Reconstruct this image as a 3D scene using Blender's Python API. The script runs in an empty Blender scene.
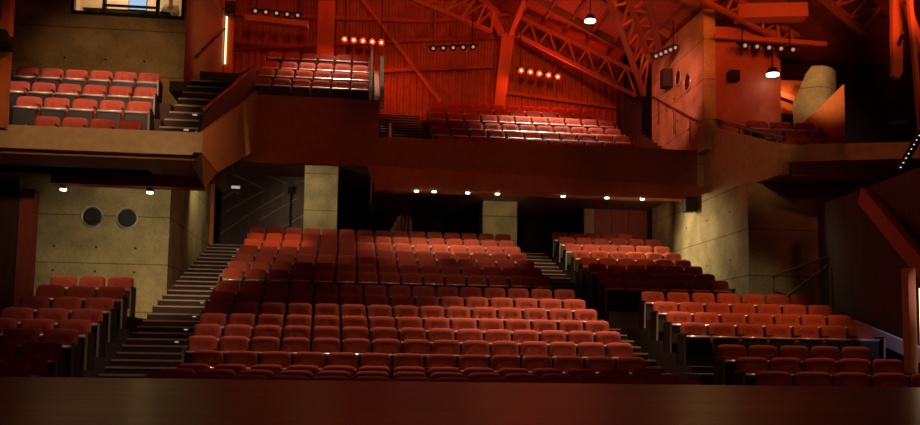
import bpy, bmesh, math, random
from mathutils import Vector, Matrix
random.seed(7)
C = bpy.context.scene.collection
SC = bpy.context.scene
R = math.radians

# ------------------------------------------------------------------ camera
def make_camera():
    yaw, pitch, roll = R(6.5), R(5.0), R(0.9)
    f = Vector((math.sin(yaw)*math.cos(pitch), math.cos(yaw)*math.cos(pitch), math.sin(pitch)))
    r = Vector((math.cos(yaw), -math.sin(yaw), 0)); u = r.cross(f)
    c, s = math.cos(roll), math.sin(roll)
    r2 = c*r + s*u; u2 = -s*r + c*u
    cam = bpy.data.cameras.new('camera'); o = bpy.data.objects.new('camera', cam); C.objects.link(o)
    m = Matrix((r2, u2, -f)).transposed().to_4x4(); m.translation = Vector((-.8, 0, .36))
    o.matrix_world = m
    cam.sensor_width = 36; cam.lens = 36*900/920
    cam.shift_y = 60/920
    cam.clip_start = .05; cam.clip_end = 200
    cam.dof.use_dof = True; cam.dof.focus_distance = 20; cam.dof.aperture_fstop = 3.2
    SC.camera = o
make_camera()

# ------------------------------------------------------------------ world, exposure
w = bpy.data.worlds.new('world'); SC.world = w; w.use_nodes = True
w.node_tree.nodes['Background'].inputs[0].default_value = (.10, .018, .006, 1)
w.node_tree.nodes['Background'].inputs[1].default_value = .05
vs = SC.view_settings
vs.view_transform = 'Standard'; vs.look = 'None'; vs.gamma = 1; vs.use_curve_mapping = False
vs.exposure = 0.0

# ------------------------------------------------------------------ lights
WARM = (1, .60, .34); AMBER = (1, .45, .16); RED = (1, .075, .012); PALE = (1, .80, .48); WHITE = (1, .86, .70)
def spot(loc, to, power, color, size=60, blend=.6, radius=.15):
    l = bpy.data.lights.new('spot_light', 'SPOT'); l.energy = power; l.color = color
    l.spot_size = R(size); l.spot_blend = blend; l.shadow_soft_size = radius
    o = bpy.data.objects.new('spot_light', l); C.objects.link(o); o.location = loc
    o.rotation_euler = (Vector(to) - Vector(loc)).to_track_quat('-Z', 'Y').to_euler()
    return o
def area(loc, to, power, color, sx, sy):
    l = bpy.data.lights.new('area_light', 'AREA'); l.shape = 'RECTANGLE'; l.energy = power; l.color = color
    l.size = sx; l.size_y = sy
    o = bpy.data.objects.new('area_light', l); C.objects.link(o); o.location = loc
    o.rotation_euler = (Vector(to) - Vector(loc)).to_track_quat('-Z', 'Y').to_euler()
    return o
def point(loc, power, color, radius=.05):
    l = bpy.data.lights.new('point_light', 'POINT'); l.energy = power; l.color = color; l.shadow_soft_size = radius
    o = bpy.data.objects.new('point_light', l); C.objects.link(o); o.location = loc
    return o
# house spots over the stalls, some added to lift dark areas (unseen, above the frame)
HOUSE = (1, .66, .44)
spot((5.0, 17.4, 12.0), (3.6, 18.2, .8), 8800, HOUSE, 36, .9)
spot((0.0, 18.4, 12.0), (-.4, 16.4, .5), 3900, HOUSE, 40, .9)
spot((8.5, 13.0, 10.5), (7.6, 18.8, 1.2), 2900, AMBER, 26, .8)
spot((7.0, 16.6, 10.5), (6.8, 14.4, .2), 1200, HOUSE, 30, .8)
spot((-3.0, 19, 9.5), (-3.2, 26.2, 3.4), 2600, AMBER, 15, .7)
spot((1.0, 12, 9), (.6, 26, 2.95), 1500, HOUSE, 12, .6)
spot((-1.0, 12, 9), (-1.7, 26, 2.95), 900, HOUSE, 12, .6)
spot((5, 14, 7), (9.4, 22.4, 5.6), 420, AMBER, 22, .9)  # added spot for the side face of the right box
spot((1.5, 15, 11), (1.0, 22.3, 1.9), 500, HOUSE, 30, 1)
spot((2.2, 12, 9), (3.0, 26, 2.95), 1800, HOUSE, 12, .6)
spot((6.0, 12, 9), (6.4, 26, 2.95), 1700, AMBER, 12, .6)
spot((-.5, 12.5, 11.0), (-5.0, 17.2, .2), 1500, HOUSE, 24, .8)
# unseen spots added to light the balconies, their fronts and rear walls
spot((-5.0, 13.5, 11.0), (-6.6, 19.8, 5.4), 2800, HOUSE, 30, .6)
spot((-4.5, 11.5, 5.0), (-5.6, 17.0, 4.15), 430, (1, .66, .32), 46, .9)
spot((-1.0, 15, 6.0), (-3.75, 18.8, 4.6), 230, (1, .30, .07), 50, .9)
spot((-6.0, 17.5, 9.8), (-7.0, 23.2, 6.6), 330, (1, .50, .20), 52, 1)
spot((-1.5, 21.5, 9.2), (-5.4, 26.2, 8.8), 150, (1, .42, .13), 46, 1)
spot((5.4, 27.6, 12.2), (5.2, 28.2, 7.2), 3000, WHITE, 60, .9)
spot((-1.6, 26.8, 13.1), (-1.7, 27.2, 8.6), 1700, WHITE, 50, .8)
spot((.5, 17, 10.5), (-.4, 25.7, 8.5), 420, WHITE, 8, .6, .1)
# unseen red spots added: wash on the roof, back walls and balcony fronts
REDS = (1, .145, .026)
spot((-2.5, 19, 10.0), (-2.0, 32.5, 12.2), 900, REDS, 50, .6, .3)
spot((3.0, 19, 10.0), (3.0, 32.5, 12.2), 1050, REDS, 50, .6, .3)
spot((5.5, 17, 8.6), (7.8, 29, 10.8), 1500, REDS, 44, .6, .3)
spot((7.5, 16, 7.5), (10.4, 24.7, 9.2), 1000, REDS, 34, .6, .3)
area((1, 3, 9.5), (1.5, 25, 7), 55, (1, .26, .12), 9, 3)  # added fill without a fitting, lifts balcony fronts and dark seat faces
for x in (-2.6, .6, 3.6, 6.6, 9.0): spot((x*.7+.6, 11.5, 12.8), (x, 25.3, 5.9 if x > 0 else 6.5), 720, (1, .20, .055), 16, 1, .3)
spot((-5.5, 11.5, 10.5), (-6.0, 18.9, 3.75), 180, (1, .22, .07), 26, 1, .3)
spot((10.5, 12, 9.5), (11.4, 20, 5.0), 300, (1, .24, .08), 26, 1, .3)
spot((9.0, 14, 7.0), (12.2, 22.6, 10.0), 1300, REDS, 40, .8, .2)

# ------------------------------------------------------------------ materials
def mat(name, col, rough=.6, metal=0, noise=None, bump=0, scale=20, spec=.5):
    m = bpy.data.materials.new(name); m.use_nodes = True; nt = m.node_tree
    b = nt.nodes['Principled BSDF']
    b.inputs['Base Color'].default_value = (*col, 1); b.inputs['Roughness'].default_value = rough
    b.inputs['Metallic'].default_value = metal; b.inputs['Specular IOR Level'].default_value = spec
    if noise or bump:
        tc = nt.nodes.new('ShaderNodeTexCoord'); n = nt.nodes.new('ShaderNodeTexNoise')
        n.inputs['Scale'].default_value = scale; n.inputs['Detail'].default_value = 5
        nt.links.new(tc.outputs['Object'], n.inputs['Vector'])
        if noise:
            r = nt.nodes.new('ShaderNodeValToRGB')
            r.color_ramp.elements[0].position = .3; r.color_ramp.elements[1].position = .7
            r.color_ramp.elements[0].color = (*[c*(1-noise) for c in col], 1)
            r.color_ramp.elements[1].color = (*[min(1, c*(1+noise)) for c in col], 1)
            nt.links.new(n.outputs['Fac'], r.inputs['Fac']); nt.links.new(r.outputs['Color'], b.inputs['Base Color'])
        if bump:
            bp = nt.nodes.new('ShaderNodeBump'); bp.inputs['Strength'].default_value = bump; bp.inputs['Distance'].default_value = .02
            nt.links.new(n.outputs['Fac'], bp.inputs['Height']); nt.links.new(bp.outputs['Normal'], b.inputs['Normal'])
    return m
def emis(name, col, strength):
    m = bpy.data.materials.new(name); m.use_nodes = True
    b = m.node_tree.nodes['Principled BSDF']
    b.inputs['Base Color'].default_value = (.03, .03, .03, 1); b.inputs['Specular IOR Level'].default_value = 0
    b.inputs['Emission Color'].default_value = (*col, 1); b.inputs['Emission Strength'].default_value = strength
    return m
def concrete_mat(name, col):
    m = bpy.data.materials.new(name); m.use_nodes = True; nt = m.node_tree; L = nt.links.new
    b = nt.nodes['Principled BSDF']; b.inputs['Roughness'].default_value = .8; b.inputs['Specular IOR Level'].default_value = .25
    tc = nt.nodes.new('ShaderNodeTexCoord')
    n1 = nt.nodes.new('ShaderNodeTexNoise'); n1.inputs['Scale'].default_value = 1.3; n1.inputs['Detail'].default_value = 8
    n2 = nt.nodes.new('ShaderNodeTexNoise'); n2.inputs['Scale'].default_value = 14; n2.inputs['Detail'].default_value = 4
    L(tc.outputs['Object'], n1.inputs['Vector']); L(tc.outputs['Object'], n2.inputs['Vector'])
    mx = nt.nodes.new('ShaderNodeMath'); mx.operation = 'MULTIPLY_ADD'; mx.inputs[1].default_value = .35
    L(n2.outputs['Fac'], mx.inputs[0]); L(n1.outputs['Fac'], mx.inputs[2])
    r = nt.nodes.new('ShaderNodeValToRGB')
    r.color_ramp.elements[0].position = .42; r.color_ramp.elements[1].position = .85
    r.color_ramp.elements[0].color = (*[c*.55 for c in col], 1); r.color_ramp.elements[1].color = (*[c*1.2 for c in col], 1)
    L(mx.outputs[0], r.inputs['Fac'])
    # formwork joints: dark thin horizontal line every 1.2 m
    sp = nt.nodes.new('ShaderNodeSeparateXYZ'); L(tc.outputs['Object'], sp.inputs[0])
    md = nt.nodes.new('ShaderNodeMath'); md.operation = 'PINGPONG'; md.inputs[1].default_value = .6; L(sp.outputs['Z'], md.inputs[0])
    lt = nt.nodes.new('ShaderNodeMath'); lt.operation = 'LESS_THAN'; lt.inputs[1].default_value = .014; L(md.outputs[0], lt.inputs[0])
    mix = nt.nodes.new('ShaderNodeMixRGB'); mix.blend_type = 'MULTIPLY'; mix.inputs[2].default_value = (.45, .42, .4, 1)
    L(lt.outputs[0], mix.inputs[0]); L(r.outputs['Color'], mix.inputs[1]); L(mix.outputs[0], b.inputs['Base Color'])
    bp = nt.nodes.new('ShaderNodeBump'); bp.inputs['Strength'].default_value = .3; L(n2.outputs['Fac'], bp.inputs['Height']); L(bp.outputs['Normal'], b.inputs['Normal'])
    return m
def board_mat(name, col, rough):
    m = bpy.data.materials.new(name); m.use_nodes = True; nt = m.node_tree; L = nt.links.new
    b = nt.nodes['Principled BSDF']; b.inputs['Roughness'].default_value = rough
    tc = nt.nodes.new('ShaderNodeTexCoord')
    br = nt.nodes.new('ShaderNodeTexBrick'); br.inputs['Scale'].default_value = 1; br.inputs['Brick Width'].default_value = 2.4; br.inputs['Row Height'].default_value = .14
    br.inputs['Mortar Size'].default_value = .006; br.inputs['Bias'].default_value = 0
    br.inputs['Color1'].default_value = (*[c*.5 for c in col], 1); br.inputs['Color2'].default_value = (*[c*1.5 for c in col], 1); br.inputs['Mortar'].default_value = (*[c*.15 for c in col], 1)
    L(tc.outputs['Object'], br.inputs['Vector'])
    mp = nt.nodes.new('ShaderNodeMapping'); mp.inputs['Scale'].default_value = (.25, 5, 1); L(tc.outputs['Object'], mp.inputs['Vector'])
    n = nt.nodes.new('ShaderNodeTexNoise'); n.inputs['Scale'].default_value = 3; n.inputs['Detail'].default_value = 7; L(mp.outputs[0], n.inputs['Vector'])
    mx = nt.nodes.new('ShaderNodeMixRGB'); mx.blend_type = 'OVERLAY'; mx.inputs[0].default_value = .8; L(br.outputs['Color'], mx.inputs[1]); L(n.outputs['Fac'], mx.inputs[2]); L(mx.outputs[0], b.inputs['Base Color'])
    bp = nt.nodes.new('ShaderNodeBump'); bp.inputs['Strength'].default_value = .25; bp.inputs['Distance'].default_value = .01; L(n.outputs['Fac'], bp.inputs['Height']); L(bp.outputs['Normal'], b.inputs['Normal'])
    return m
def wood_mat(name, col, rough, scale, axis):
    m = bpy.data.materials.new(name); m.use_nodes = True; nt = m.node_tree; L = nt.links.new
    b = nt.nodes['Principled BSDF']; b.inputs['Roughness'].default_value = rough
    tc = nt.nodes.new('ShaderNodeTexCoord'); mp = nt.nodes.new('ShaderNodeMapping')
    s = [1.0, 1.0, 1.0]; s[axis] = .08; mp.inputs['Scale'].default_value = s
    L(tc.outputs['Object'], mp.inputs['Vector'])
    n = nt.nodes.new('ShaderNodeTexNoise'); n.inputs['Scale'].default_value = scale; n.inputs['Detail'].default_value = 6
    L(mp.outputs[0], n.inputs['Vector'])
    r = nt.nodes.new('ShaderNodeValToRGB'); r.color_ramp.elements[0].position = .3; r.color_ramp.elements[1].position = .75
    r.color_ramp.elements[0].color = (*[c*.55 for c in col], 1); r.color_ramp.elements[1].color = (*[c*1.35 for c in col], 1)
    L(n.outputs['Fac'], r.inputs['Fac']); L(r.outputs['Color'], b.inputs['Base Color'])
    bp = nt.nodes.new('ShaderNodeBump'); bp.inputs['Strength'].default_value = .12; L(n.outputs['Fac'], bp.inputs['Height']); L(bp.outputs['Normal'], b.inputs['Normal'])
    return m
M = {
 'fabric': mat('red_fabric', (.42, .075, .042), .9, 0, .18, .15, 60, .25),
 'pan': mat('seat_underside', (.014, .010, .009), .55),
 'rim': mat('pale_plastic', (.90, .80, .72), .24, .45),
 'steel': mat('dark_steel', (.035, .028, .026), .45, .3),
 'edge': mat('panel_edge', (.34, .27, .22), .4),
 'armcap': mat('arm_tip', (.14, .09, .07), .3),
 'carpet': mat('dark_carpet', (.050, .022, .015), .95, 0, .25, .2, 40),
 'tread': mat('tread_carpet', (.040, .016, .011), .9, 0, .2, .2, 40),
 'nosing': mat('stair_nosing', (.36, .26, .19), .45),
 'concrete': concrete_mat('concrete', (.48, .39, .20)),
 'plaster': mat('balcony_plaster', (.50, .33, .17), .75, 0, .12, .1, 6),
 'fascia': mat('balcony_fascia', (.32, .12, .06), .75, 0, .1, .1, 6),
 'band': mat('soffit_band', (.46, .14, .06), .7, 0, .1, .1, 6),  # red-brown, brighter than the fascia
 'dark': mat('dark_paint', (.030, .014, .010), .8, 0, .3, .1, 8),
 'panelred': mat('red_panel', (.34, .06, .03), .6, 0, .12, .05, 8),
 'orange': mat('orange_paint', (.62, .17, .045), .55, 0, .08, .05, 8),
 'truss': mat('truss_paint', (.52, .17, .10), .5),
 'roof': mat('roof_sheet', (.42, .14, .075), .6, 0, .15, .1, 4),
 'stage': board_mat('stage_boards', (.17, .058, .020), .30),
 'wood': wood_mat('dark_wood', (.085, .030, .016), .5, 10, 2),
 'batten': mat('painted_batten', (.30, .14, .08), .5),
 'black': mat('black_metal', (.010, .009, .009), .65),
 'chrome': mat('pale_metal', (.7, .62, .55), .3, .6),
 'rail': mat('handrail_paint', (.045, .022, .016), .4),
 'whitebar': mat('pale_rail', (.78, .66, .48), .4),
 'cone': mat('speaker_cone', (.02, .02, .022), .6),
 'boothwall': mat('booth_wall', (.72, .52, .30), .8, 0, .06, .05, 4),
 'shirt': mat('white_cloth', (.85, .83, .82), .9),
 'skin': mat('skin', (.55, .26, .15), .6),
 'hair': mat('hair', (.03, .018, .012), .7),
 'lampred': emis('red_lamp', (1, .17, .09), 7),
 'lampwhite': emis('white_lamp', (1, .90, .78), 5),
 'lensglint': emis('lens_glint', (1, .48, .38), .5),  # weak emission painting a glint on the unlit lenses
 'down': emis('downlight_lamp', (1, .86, .62), 9),
 'step': emis('step_lamp', (1, .82, .58), .42),
 'screen': emis('screen', (.50, .70, 1), 1.0),
 'tube': emis('lit_tube', (1, .80, .45), 1.8),
 'dot': emis('marker_lamp', (.9, .88, 1), 1.0),
 'bluewhite': emis('blue_white_light', (.75, .75, 1), 2.0),
}
gl = bpy.data.materials.new('clear_glass'); gl.use_nodes = True
gb = gl.node_tree.nodes['Principled BSDF']; gb.inputs['Transmission Weight'].default_value = 1; gb.inputs['Roughness'].default_value = 0; gb.inputs['IOR'].default_value = 1.02
M['glass'] = gl

# ------------------------------------------------------------------ mesh helpers
def nb(): return bmesh.new()
def box(bm, x0, x1, y0, y1, z0, z1, bev=0):
    v = [bm.verts.new(p) for p in ((x0,y0,z0),(x1,y0,z0),(x1,y1,z0),(x0,y1,z0),(x0,y0,z1),(x1,y0,z1),(x1,y1,z1),(x0,y1,z1))]
    f = [bm.faces.new([v[i] for i in q]) for q in ((0,3,2,1),(4,5,6,7),(0,1,5,4),(1,2,6,5),(2,3,7,6),(3,0,4,7))]
    if bev:
        e = list({e for a in f for e in a.edges}); bmesh.ops.bevel(bm, geom=e, offset=bev, segments=2, affect='EDGES', profile=.5)
def prism(bm, pts, d):
    a = [bm.verts.new(p) for p in pts]; d = Vector(d); b = [bm.verts.new(Vector(p)+d) for p in pts]; n = len(pts)
    bm.faces.new(a); bm.faces.new(b[::-1])
    for i in range(n): bm.faces.new((a[i], b[i], b[(i+1) % n], a[(i+1) % n]))
def beam(bm, p, q, wd, ht):
    p, q = Vector(p), Vector(q); d = (q-p).normalized()
    s = d.cross(Vector((0,0,1)))
    if s.length < 1e-3: s = Vector((1,0,0))
    s.normalize(); u = s.cross(d)
    c = [s*(i*wd/2)+u*(j*ht/2) for i, j in ((-1,-1),(1,-1),(1,1),(-1,1))]
    prism(bm, [p+k for k in c], q-p)
def cyl(bm, p, q, r, n=12, r2=None):
    p, q = Vector(p), Vector(q); d = (q-p).normalized(); r2 = r if r2 is None else r2
    s = d.orthogonal().normalized(); u = d.cross(s)
    a = [bm.verts.new(p+(s*math.cos(t)+u*math.sin(t))*r) for t in [2*math.pi*i/n for i in range(n)]]
    b = [bm.verts.new(q+(s*math.cos(t)+u*math.sin(t))*r2) for t in [2*math.pi*i/n for i in range(n)]]
    bm.faces.new(a[::-1]); bm.faces.new(b)
    for i in range(n): bm.faces.new((a[i], a[(i+1) % n], b[(i+1) % n], b[i]))
def ring(bm, c, ax, r, t, n=28, m=8):
    c, ax = Vector(c), Vector(ax).normalized(); s = ax.orthogonal().normalized(); u = ax.cross(s); g = []
    for i in range(n):
        a = 2*math.pi*i/n; d = s*math.cos(a)+u*math.sin(a)
        g.append([bm.verts.new(c+d*(r+t*math.cos(2*math.pi*j/m))+ax*t*math.sin(2*math.pi*j/m)) for j in range(m)])
    for i in range(n):
        for j in range(m): bm.faces.new((g[i][j], g[(i+1) % n][j], g[(i+1) % n][(j+1) % m], g[i][(j+1) % m]))
def mesh_of(name, bm, m, smooth=False):
    bmesh.ops.recalc_face_normals(bm, faces=bm.faces)
    me = bpy.data.meshes.new(name); bm.to_mesh(me); bm.free(); me.materials.append(M[m])
    if smooth:
        for p in me.polygons: p.use_smooth = True
    return me
def link(name, me, parent=None, loc=(0,0,0)):
    o = bpy.data.objects.new(name, me); C.objects.link(o); o.location = loc
    if parent: o.parent = parent
    return o
def obj(name, bm, m, parent=None, loc=(0,0,0), smooth=False): return link(name, mesh_of(name, bm, m, smooth), parent, loc)
def struct(name, bm, m, parent=None):
    o = obj(name, bm, m, parent)
    if not parent: o['kind'] = 'structure'
    return o
def tag(o, label, cat, group=None):
    o['label'] = label; o['category'] = cat
    if group: o['group'] = group
    return o
def thing(name, label, cat, loc=(0,0,0), group=None, rotz=0):
    o = bpy.data.objects.new(name, None); C.objects.link(o); o.location = loc; o.rotation_euler = (0,0,rotz); o.empty_display_size = .1
    return tag(o, label, cat, group)
def dup(o, loc, label):
    def cp(x, par):
        c = x.copy(); C.objects.link(c)
        if par: c.parent = par
        for k in x.children: cp(k, c)
        return c
    r = cp(o, None); r.location = loc; r['label'] = label
    return r
ORD = 'zeroth first second third fourth fifth sixth seventh eighth ninth tenth eleventh twelfth thirteenth fourteenth fifteenth sixteenth seventeenth eighteenth'.split()

# rake of the stalls: seat-top height against depth
RY = [12.3,13.2,14.1,15,16.1,17.05,18,19,20,21,22,23,24,25,26,27,28,29.5]
RZ = [0,.05,.11,.31,.56,.79,1.03,1.31,1.58,1.87,2.26,2.55,2.86,3.16,3.46,3.77,4.09,4.55]
def top(Y):
    if Y <= RY[0]: return RZ[0]
    for a in range(len(RY)-1):
        if Y <= RY[a+1]: return RZ[a]+(RZ[a+1]-RZ[a])*(Y-RY[a])/(RY[a+1]-RY[a])
    return RZ[-1]+(Y-RY[-1])*.31
SH = .86
def fl(Y): return top(Y)-SH

# ------------------------------------------------------------------ setting: stage, tiers, stairs
bm = nb(); box(bm, -12, 14, -3, 10.6, -1.3, 0, .012); struct('floor', bm, 'stage')
bm = nb(); box(bm, -14, 18, 10.6, 34, -1.4, -1.0); struct('floor_pit', bm, 'carpet')
def tiers(name, rows, front=.72, back=None, base=-1.0):
    """rows: (Y, x0, x1, zfloor) from the stage upwards; each tread is a solid down to the base"""
    bm = nb()
    for i, (Y, x0, x1, z) in enumerate(rows):
        y1 = rows[i+1][0]-front if i+1 < len(rows) else (back or Y+.6)
        box(bm, x0, x1, Y-front, y1, base, z)
    return struct(name, bm, 'carpet')
CEN = []
for i, Y in enumerate(RY[:17]):
    n = 14 if i < 4 else 15
    x0 = [-3.60,-3.58,-3.52,-3.46,-3.72,-3.80,-3.86,-3.92,-4.0,-4.04,-4.05,-4.05,-4.05,-4.05,-4.07,-4.10,-4.15][i]
    x1 = [4.12,4.12,4.15,4.16,4.28,4.34,4.38,4.40,4.40,4.40,4.02,4.0,4.0,3.98,3.98,3.97,4.03][i]
    CEN.append((Y, x0, x1, RZ[i], n))
tiers('floor_center', [(Y, x0-.03, x1+.03, z-SH) for Y, x0, x1, z, n in CEN], .72, 33)
RUP = [(28.5-k, [5.36,5.34,5.31,5.32,5.29,5.27,5.22,5.12][k], [8.05,8.68,8.62,8.58,8.52,8.46,8.40,8.34][k],
        [4.27,3.99,3.66,3.35,3.04,2.77,2.47,2.22][k], [5,6,6,6,6,6,6,6][k]) for k in range(8)][::-1]
RUP = [(Y, x0*1.012, x1*1.012, z, n) for Y, x0, x1, z, n in RUP]
tiers('floor_upper_right', [(Y, x0-.05, x1+.25, z-SH) for Y, x0, x1, z, n in RUP], .72, 33)
RLO = [(13.1,5.22,8.36,.13,5),(14.1,5.35,8.30,.34,5),(15.1,5.44,8.32,.55,5),(17.2,5.55,9.66,1.00,7),(18.2,5.62,9.78,1.26,7),(19.1,5.64,9.82,1.52,7),(20.0,5.66,9.86,1.80,7)]
tiers('floor_lower_right', [(Y, x0-.04, x1+.2, z-SH) for Y, x0, x1, z, n in RLO], .72, 20.45)
LLO = [(12.5,-5.62,-5.05,.14,1),(13.2,-6.32,-5.06,.21,2),(14.0,-6.42,-5.12,.40,2),(15.1,-7.03,-5.22,.62,3),(16.0,-7.10,-5.28,.80,3),(16.9,-7.15,-5.34,1.02,3),(17.9,-7.20,-5.42,1.28,3),(18.9,-7.24,-5.46,1.56,3),(19.8,-7.28,-5.52,1.83,3)]
tiers('floor_lower_left', [(Y, x0-.4, x1+.04, z-SH) for Y, x0, x1, z, n in LLO], .6, 23.0)
def stairs(name, x0f, x1f, y0, y1, dy, zf, base=-1.0, nose=True, under=0):
    bm, nz = nb(), nb(); Y = y0
    while Y < y1-1e-6:
        z = zf(Y+dy/2); xa, xb = x0f(Y), x1f(Y)
        box(bm, xa, xb, Y, Y+dy, max(base, z-under) if under else base, z)
        box(nz, xa+.02, xb-.02, Y-.012, Y+.045, z-.028, z+.006)
        Y += dy
    o = struct(name, bm, 'tread')
    if nose: obj('nosing', nz, 'nosing', o)
    else: nz.free()
    return o
lerp = lambda a, b, t: a+(b-a)*max(0, min(1, t))
stairs('floor_left_aisle', lambda Y: lerp(-5.05, -5.5, (Y-12.5)/7.5), lambda Y: lerp(-3.63, -4.18, (Y-12)/12), 12, 29.3, .5, fl)
stairs('floor_right_aisle', lambda Y: 4.45 if Y < 22 else 4.05, lambda Y: lerp(5.2, 5.35, (Y-13)/5), 12, 29.3, .5, fl)
bm = nb(); box(bm, 5.3, 9.0, 15.1+.35, 16.45, -1, .02); struct('floor_cross_aisle', bm, 'carpet')

# ------------------------------------------------------------------ setting: walls and columns
ZT = 13.4
bm = nb()
wx0, wx1, wz0, wz1 = -8.2, -5.42, 8.80, 9.9
box(bm, -14, -5.55, 23.2, 23.5, -1, 5.6); box(bm, -14, -5.36, 23.2, 23.5, 5.6, wz0); box(bm, -14, -5.36, 23.2, 23.5, wz1, ZT)
box(bm, -14, wx0, 23.2, 23.5, wz0, wz1); box(bm, wx1, -5.36, 23.2, 23.5, wz0, wz1)
wl = struct('wall_left', bm, 'concrete')
bm = nb()
for x in (-8.3, -7.3, -6.35):
    for z in (2.2, 2.8, 4.9, 6.9, 7.6):
        cyl(bm, (x, 23.19, z), (x, 23.21, z), .028, 10)
obj('form_tie_hole', bm, 'dark', wl)
bm = nb(); box(bm, -5.9, -5.55, 23.5, 29.3, 0, 5.6); struct('wall_left_return', bm, 'concrete')
bm = nb(); box(bm, -5.47, -5.362, 23.5, 31.2, 5.6, ZT-.005); struct('wall_left_gallery', bm, 'plaster')
bm = nb()
for x in (wx0, wx0+.76, wx0+2.08, wx1-.06): box(bm, x, x+.06, 23.16, 23.36, wz0, wz1)
box(bm, wx0, wx1, 23.16, 23.36, wz0-.05, wz0+.03); box(bm, wx0, wx1, 23.16, 23.36, wz1-.05, wz1+.03)
box(bm, wx0+.76, wx0+2.08, 23.2, 23.3, 9.02, 9.06)
wn = struct('window_1', bm, 'black')
bm = nb(); box(bm, wx0+.02, wx1-.02, 23.30, 23.306, wz0, wz1); obj('window_pane', bm, 'glass', wn)
# right concrete walls
bm = nb(); prism(bm, [(9.1,21.86,0),(9.1,29.4,0),(9.1,29.4,6.3),(9.1,25.32,6.3),(9.1,25.32,5.06),(9.1,23.0,4.83),(9.1,21.86,4.79)], (.4,0,0)); box(bm, 9.5, 14, 21.86, 22.2, 0, 4.85); wr = struct('wall_right', bm, 'concrete')
bm = nb()
for y in (23.0, 24.6, 26.2, 27.8):
    for z in (2.9, 4.2): cyl(bm, (9.09, y, z), (9.11, y, z), .028, 10)
obj('form_tie_hole', bm, 'dark', wr)
bm = nb(); prism(bm, [(9.1,24.72,6.302),(9.1,29.4,6.302),(9.1,29.4,10.5),(9.1,27.4,10.6),(9.1,24.72,10.5)], (.35,0,0)); wu = struct('wall_upper_right', bm, 'concrete')
bm = nb()
for y, z in ((28.8,8.7),(27.9,8.3),(26.9,7.7),(26.0,7.2),(27.2,8.5)): cyl(bm, (9.09,y,z), (9.11,y,z), .045, 10)
obj('form_tie_hole', bm, 'dark', wu)
bm = nb(); box(bm, 9.45, 11.45, 24.72, 25.0, 5.3, 10.0); struct('wall_gallery_right', bm, 'band')
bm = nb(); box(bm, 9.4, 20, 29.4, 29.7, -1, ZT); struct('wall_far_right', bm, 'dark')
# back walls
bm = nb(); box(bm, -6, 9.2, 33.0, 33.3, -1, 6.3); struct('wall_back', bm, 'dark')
def corrug(bm, x0, x1, y, z0, z1, p=.24, d=.05):
    n = int((x1-x0)/p); pts = []
    for i in range(n):
        a = x0+i*p; pts += [(a, y), (a+p*.35, y), (a+p*.5, y-d), (a+p*.85, y-d)]
    pts.append((x1, y))
    f = [[bm.verts.new((px, py, z)) for px, py in pts] for z in (z0, z1)]
    for i in range(len(pts)-1): bm.faces.new((f[0][i], f[0][i+1], f[1][i+1], f[1][i]))
bm = nb(); corrug(bm, -6, 9.3, 32.6, 6.2, ZT+.1); box(bm, -6, 9.3, 32.66, 32.9, 6.2, ZT+.1)
wb = struct('wall_upper_back', bm, 'roof')
bm = nb()
for a, b in (((-5.5,12.4),(1.6,12.55)),((1.6,12.55),(5.4,13.1)),((-5.5,11.1),(0.6,11.75)),((.6,11.75),(5.4,12.2)),((-5.5,9.95),(.6,10.65)),((.6,10.65),(4.0,10.95)),((4.4,10.0),(9.0,9.6))):
    beam(bm, (a[0],32.46,a[1]), (b[0],32.46,b[1]), .16, .13)
obj('girt', bm, 'band', wb)
bm = nb(); beam(bm, (-.95,32.2,13.2), (2.04,32.2,9.45), .10, .12); obj('wall_brace', bm, 'truss', wb)
# ceiling: flat, then falling to the right
bm = nb()
prof = [(-15,ZT),(3.8,ZT),(9.1,10.78),(20,10.78)]
prism(bm, [(x,11,z) for x, z in prof]+[(x,11,z+.25) for x, z in prof[::-1]], (0,22,0))
ce = struct('ceiling', bm, 'roof')
bm = nb()
for Y in (20, 22.5, 25, 27.5, 30): beam(bm, (3.85,Y,ZT-.13), (9.05,Y,10.66), .14, .22)
for k in range(7):
    x = 4.2+k*.75; z = ZT-(x-3.8)*(ZT-10.78)/5.3; box(bm, x-.05, x+.05, 18, 32.3, z-.14, z-.01)
obj('ceiling_rib', bm, 'batten', ce)
# outer enclosure in the dark
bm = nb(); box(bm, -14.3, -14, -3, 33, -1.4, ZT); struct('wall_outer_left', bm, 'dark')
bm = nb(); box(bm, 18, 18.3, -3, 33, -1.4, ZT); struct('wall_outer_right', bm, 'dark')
# under-balcony columns
for nm, x0, x1 in (('column_concrete', -2.58, -1.5), ('column_concrete.001', 3.22, 4.38)):
    bm = nb(); box(bm, x0, x1, 29.0, 29.9, 2.5, 6.3, .03); struct('column', bm, 'concrete')
# chevron boarded wall
bm = nb(); box(bm, -5.6, -2.0, 31.2, 31.4, 2.5, 6.29); wc = struct('wall_boarded', bm, 'wood')
bm = nb()
for p, q in (((-4.82,6.62),(-3.2,5.99)),((-5.41,6.42),(-4.15,5.85)),((-5.55,5.95),(-4.9,5.6)),((-5.36,4.97),(-4.04,5.78)),((-4.75,4.78),(-3.36,5.7)),((-4.18,4.73),(-2.9,5.54)),((-5.5,5.4),(-4.89,5.85)),((-5.5,4.2),(-4.6,4.85)),((-3.6,4.4),(-2.6,5.0)),((-3.2,5.98),(-2.1,6.35))):
    beam(bm, (p[0],31.17,p[1]), (q[0],31.17,q[1]), .05, .06)
obj('board_batten', bm, 'batten', wc)
bm = nb(); box(bm, -5.76, -5.43, 29.3, 29.5, 2.9, 5.6); struct('trim_1', bm, 'orange')
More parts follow.
